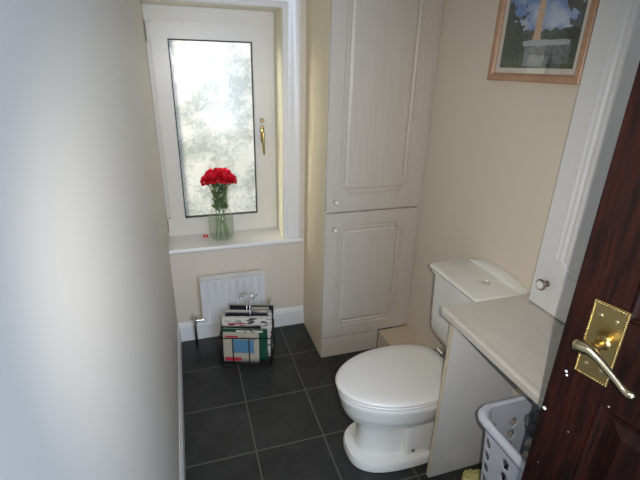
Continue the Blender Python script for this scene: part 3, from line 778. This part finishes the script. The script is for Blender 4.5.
# visible face points to -(.97,.2418): local y axis = (-dd.y, dd.x) = (.970,.2418) so the visible face is at y=0, thickness to +y
def dl(name, bm, m, par=None, **k): return link(name, bm, m, par or DR, **k)
st = .098
bm = bmesh.new()
pan = [(.22, 1.035 - .0), (1.265 + .03, 1.86)]
zr = [(0.005, .22), (1.088, 1.275), (1.875, H_ + .005)]
pz = [(.22, 1.088), (1.275, 1.875)]
for z0, z1 in zr: box(bm, st, W_ - st, 0, TH, z0, z1)
box(bm, 0, st, 0, TH, .005, H_ + .005, bev=.0015); box(bm, W_ - st, W_, 0, TH, .005, H_ + .005)
mid = W_ / 2
for z0, z1 in pz: box(bm, mid - .05, mid + .05, 0, TH, z0, z1)
dl('door_frame', bm, 'door_wood')
for z0, z1 in pz:
    for xa, xb in ((st, mid - .05), (mid + .05, W_ - st)):
        bm = bmesh.new()
        def rl_(d, y): return [(xa + d, y, z0 + d), (xb - d, y, z0 + d), (xb - d, y, z1 - d), (xa + d, y, z1 - d)]
        loft(bm, [rl_(.001, .020), rl_(.001, .002), rl_(.006, .001), rl_(.010, .007), rl_(.018, .009), rl_(.020, .014), rl_(.030, .014), rl_(.055, .005), rl_(.056, .005)])
        loft(bm, [rl_(.001, .0205), rl_(.001, .038)])
        dl('door_panel', bm, 'door_wood')
# backplate : face towards -y (visible side)
pc_x, pc_z, pw, ph = .073, 1.211, .064, .166
HP = dl('backplate', bx(pc_x - pw / 2, pc_x + pw / 2, -.004, -.0002, pc_z - ph / 2, pc_z + ph / 2, bev=.0015), 'brass')
bm = bmesh.new()
nb = 34
for i in range(nb):
    z = pc_z - ph / 2 + .004 + (ph - .008) * i / (nb - 1)
    for x in (pc_x - pw / 2 + .003, pc_x + pw / 2 - .003): bmesh.ops.create_uvsphere(bm, u_segments=8, v_segments=6, radius=.0023, matrix=Matrix.Translation((x, -.005, z)))
for i in range(1, 12):
    x = pc_x - pw / 2 + .003 + (pw - .006) * i / 12
    for z in (pc_z - ph / 2 + .004, pc_z + ph / 2 - .004): bmesh.ops.create_uvsphere(bm, u_segments=8, v_segments=6, radius=.0023, matrix=Matrix.Translation((x, -.005, z)))
link('beaded_border', bm, 'brass', HP, smooth=True)
for sx in (-1, 1):
    for sz in (-1, 1):
        bm = bmesh.new(); lathe(bm, [(.0042, -.0041), (.0042, -.0052), (.0025, -.0060)], 12, 'y', (pc_x + sx * .014, 0, pc_z + sz * .055)); link('screw', bm, 'screw', HP)
lz = pc_z + .005
bm = bmesh.new(); lathe(bm, [(.014, -.0042), (.014, -.007), (.010, -.010), (.0085, -.014), (.0085, -.034), (.011, -.038), (.011, -.046), (.009, -.05)], 24, 'y', (pc_x + .004, 0, lz)); link('handle_rose', bm, 'brass', HP, auto=.6)
bm = bmesh.new()
lv = [(pc_x - .012, -.049, lz - .003, .013), (pc_x - .006, -.049, lz - .002, .0135), (pc_x + .004, -.049, lz - .002, .011), (pc_x + .018, -.050, lz - .008, .0080), (pc_x + .034, -.050, lz - .018, .0068), (pc_x + .050, -.048, lz - .030, .0064), (pc_x + .064, -.046, lz - .040, .0066), (pc_x + .072, -.045, lz - .045, .0080), (pc_x + .079, -.045, lz - .047, .0092), (pc_x + .085, -.045, lz - .045, .008), (pc_x + .088, -.045, lz - .043, .003)]
lv = [(pc_x - .0275, -.049, lz - .007, .004), (pc_x - .024, -.049, lz - .006, .010), (pc_x - .018, -.049, lz - .004, .013)] + lv
tube(bm, [p[:3] for p in lv], 0, 14, radii=[p[3] for p in lv])
so = link('lever', bm, 'brass_pale', HP, smooth=True)
# paint splash marks on the stile
for x, z, r in ((.007, .996, .0045), (.028, 1.112, .003), (.031, 1.104, .0025)):
    bm = bmesh.new(); lathe(bm, [(r, -.0003), (r * .7, -.0009)], 9, 'y', (x, 0, z)); dl('paint_splash', bm, 'gloss')
# door lining of the opening (white gloss)
bm = bmesh.new()
box(bm, DX0, DX0 + .02, YF - .12, YF, 0, 2.03); box(bm, DX1 - .02, DX1, YF - .12, YF, 0, 2.03); box(bm, DX0 + .02, DX1 - .02, YF - .12, YF, 2.01, 2.03)
struct(link('trim_3', bm, 'gloss'))

# ---------------------------------------------------------------- camera
cam_d = bpy.data.cameras.new('camera'); cam = bpy.data.objects.new('camera', cam_d); COL.objects.link(cam); scene.camera = cam
yaw, pitch, roll = 0.3157926513985147, -0.38772953106301533, 0.025981040614984182
CL = Vector((0.13296587, -2.49189654, 1.68909889))
cyw, syw, cp, sp = math.cos(yaw), math.sin(yaw), math.cos(pitch), math.sin(pitch)
fwd = Vector((syw * cp, cyw * cp, sp)); right = Vector((cyw, -syw, 0)); upv = right.cross(fwd)
r2 = math.cos(roll) * right + math.sin(roll) * upv; u2 = -math.sin(roll) * right + math.cos(roll) * upv
cam.matrix_world = Matrix(((r2.x, u2.x, -fwd.x, CL.x), (r2.y, u2.y, -fwd.y, CL.y), (r2.z, u2.z, -fwd.z, CL.z), (0, 0, 0, 1)))
cam_d.sensor_width = 36; cam_d.sensor_fit = 'HORIZONTAL'; cam_d.lens = 426.8186 / 640 * 36
cam_d.clip_start = .02

# ---------------------------------------------------------------- light
w = bpy.data.worlds.new('overcast_sky'); scene.world = w; w.use_nodes = True
bg = w.node_tree.nodes['Background']; bg.inputs['Color'].default_value = (.86, .90, .96, 1); bg.inputs['Strength'].default_value = .32
def area(name, loc, target, sx, sy, power, col):
    d = bpy.data.lights.new(name, 'AREA'); d.shape = 'RECTANGLE'; d.size = sx; d.size_y = sy; d.energy = power; d.color = col
    o = bpy.data.objects.new(name, d); COL.objects.link(o); o.location = loc
    o.rotation_euler = (Vector(target) - Vector(loc)).to_track_quat('-Z', 'Y').to_euler(); return o
area('low_sky_light', (-1.35, 1.25, 2.1), (.36, .2, 1.3), .6, .8, 310, (1, .94, .78))
area('hall_daylight', (.72, -3.25, 1.45), (.25, -1.9, 1.3), .6, 1.2, 21, (.56, .72, 1.0))
# the camera's own small flash, just right of the lens
d = bpy.data.lights.new('camera_flash', 'SPOT'); d.energy = 46; d.shadow_soft_size = .006; d.spot_size = math.radians(92); d.spot_blend = .9; d.color = (1, .97, .92)
o = bpy.data.objects.new('camera_flash', d); COL.objects.link(o); o.location = CL + r2 * .062 + u2 * .0 + fwd * .01
o.rotation_euler = fwd.to_track_quat('-Z', 'Y').to_euler()

vs = scene.view_settings; vs.view_transform = 'Standard'; vs.look = 'None'; vs.gamma = 1; vs.use_curve_mapping = False; vs.exposure = 0.58
scene.cycles.use_denoising = True
scene.cycles.max_bounces = 12; scene.cycles.transparent_max_bounces = 32; scene.cycles.transmission_bounces = 10; scene.cycles.diffuse_bounces = 6
scene.cycles.sample_clamp_indirect = 10; scene.cycles.caustics_refractive = True; scene.cycles.caustics_reflective = False
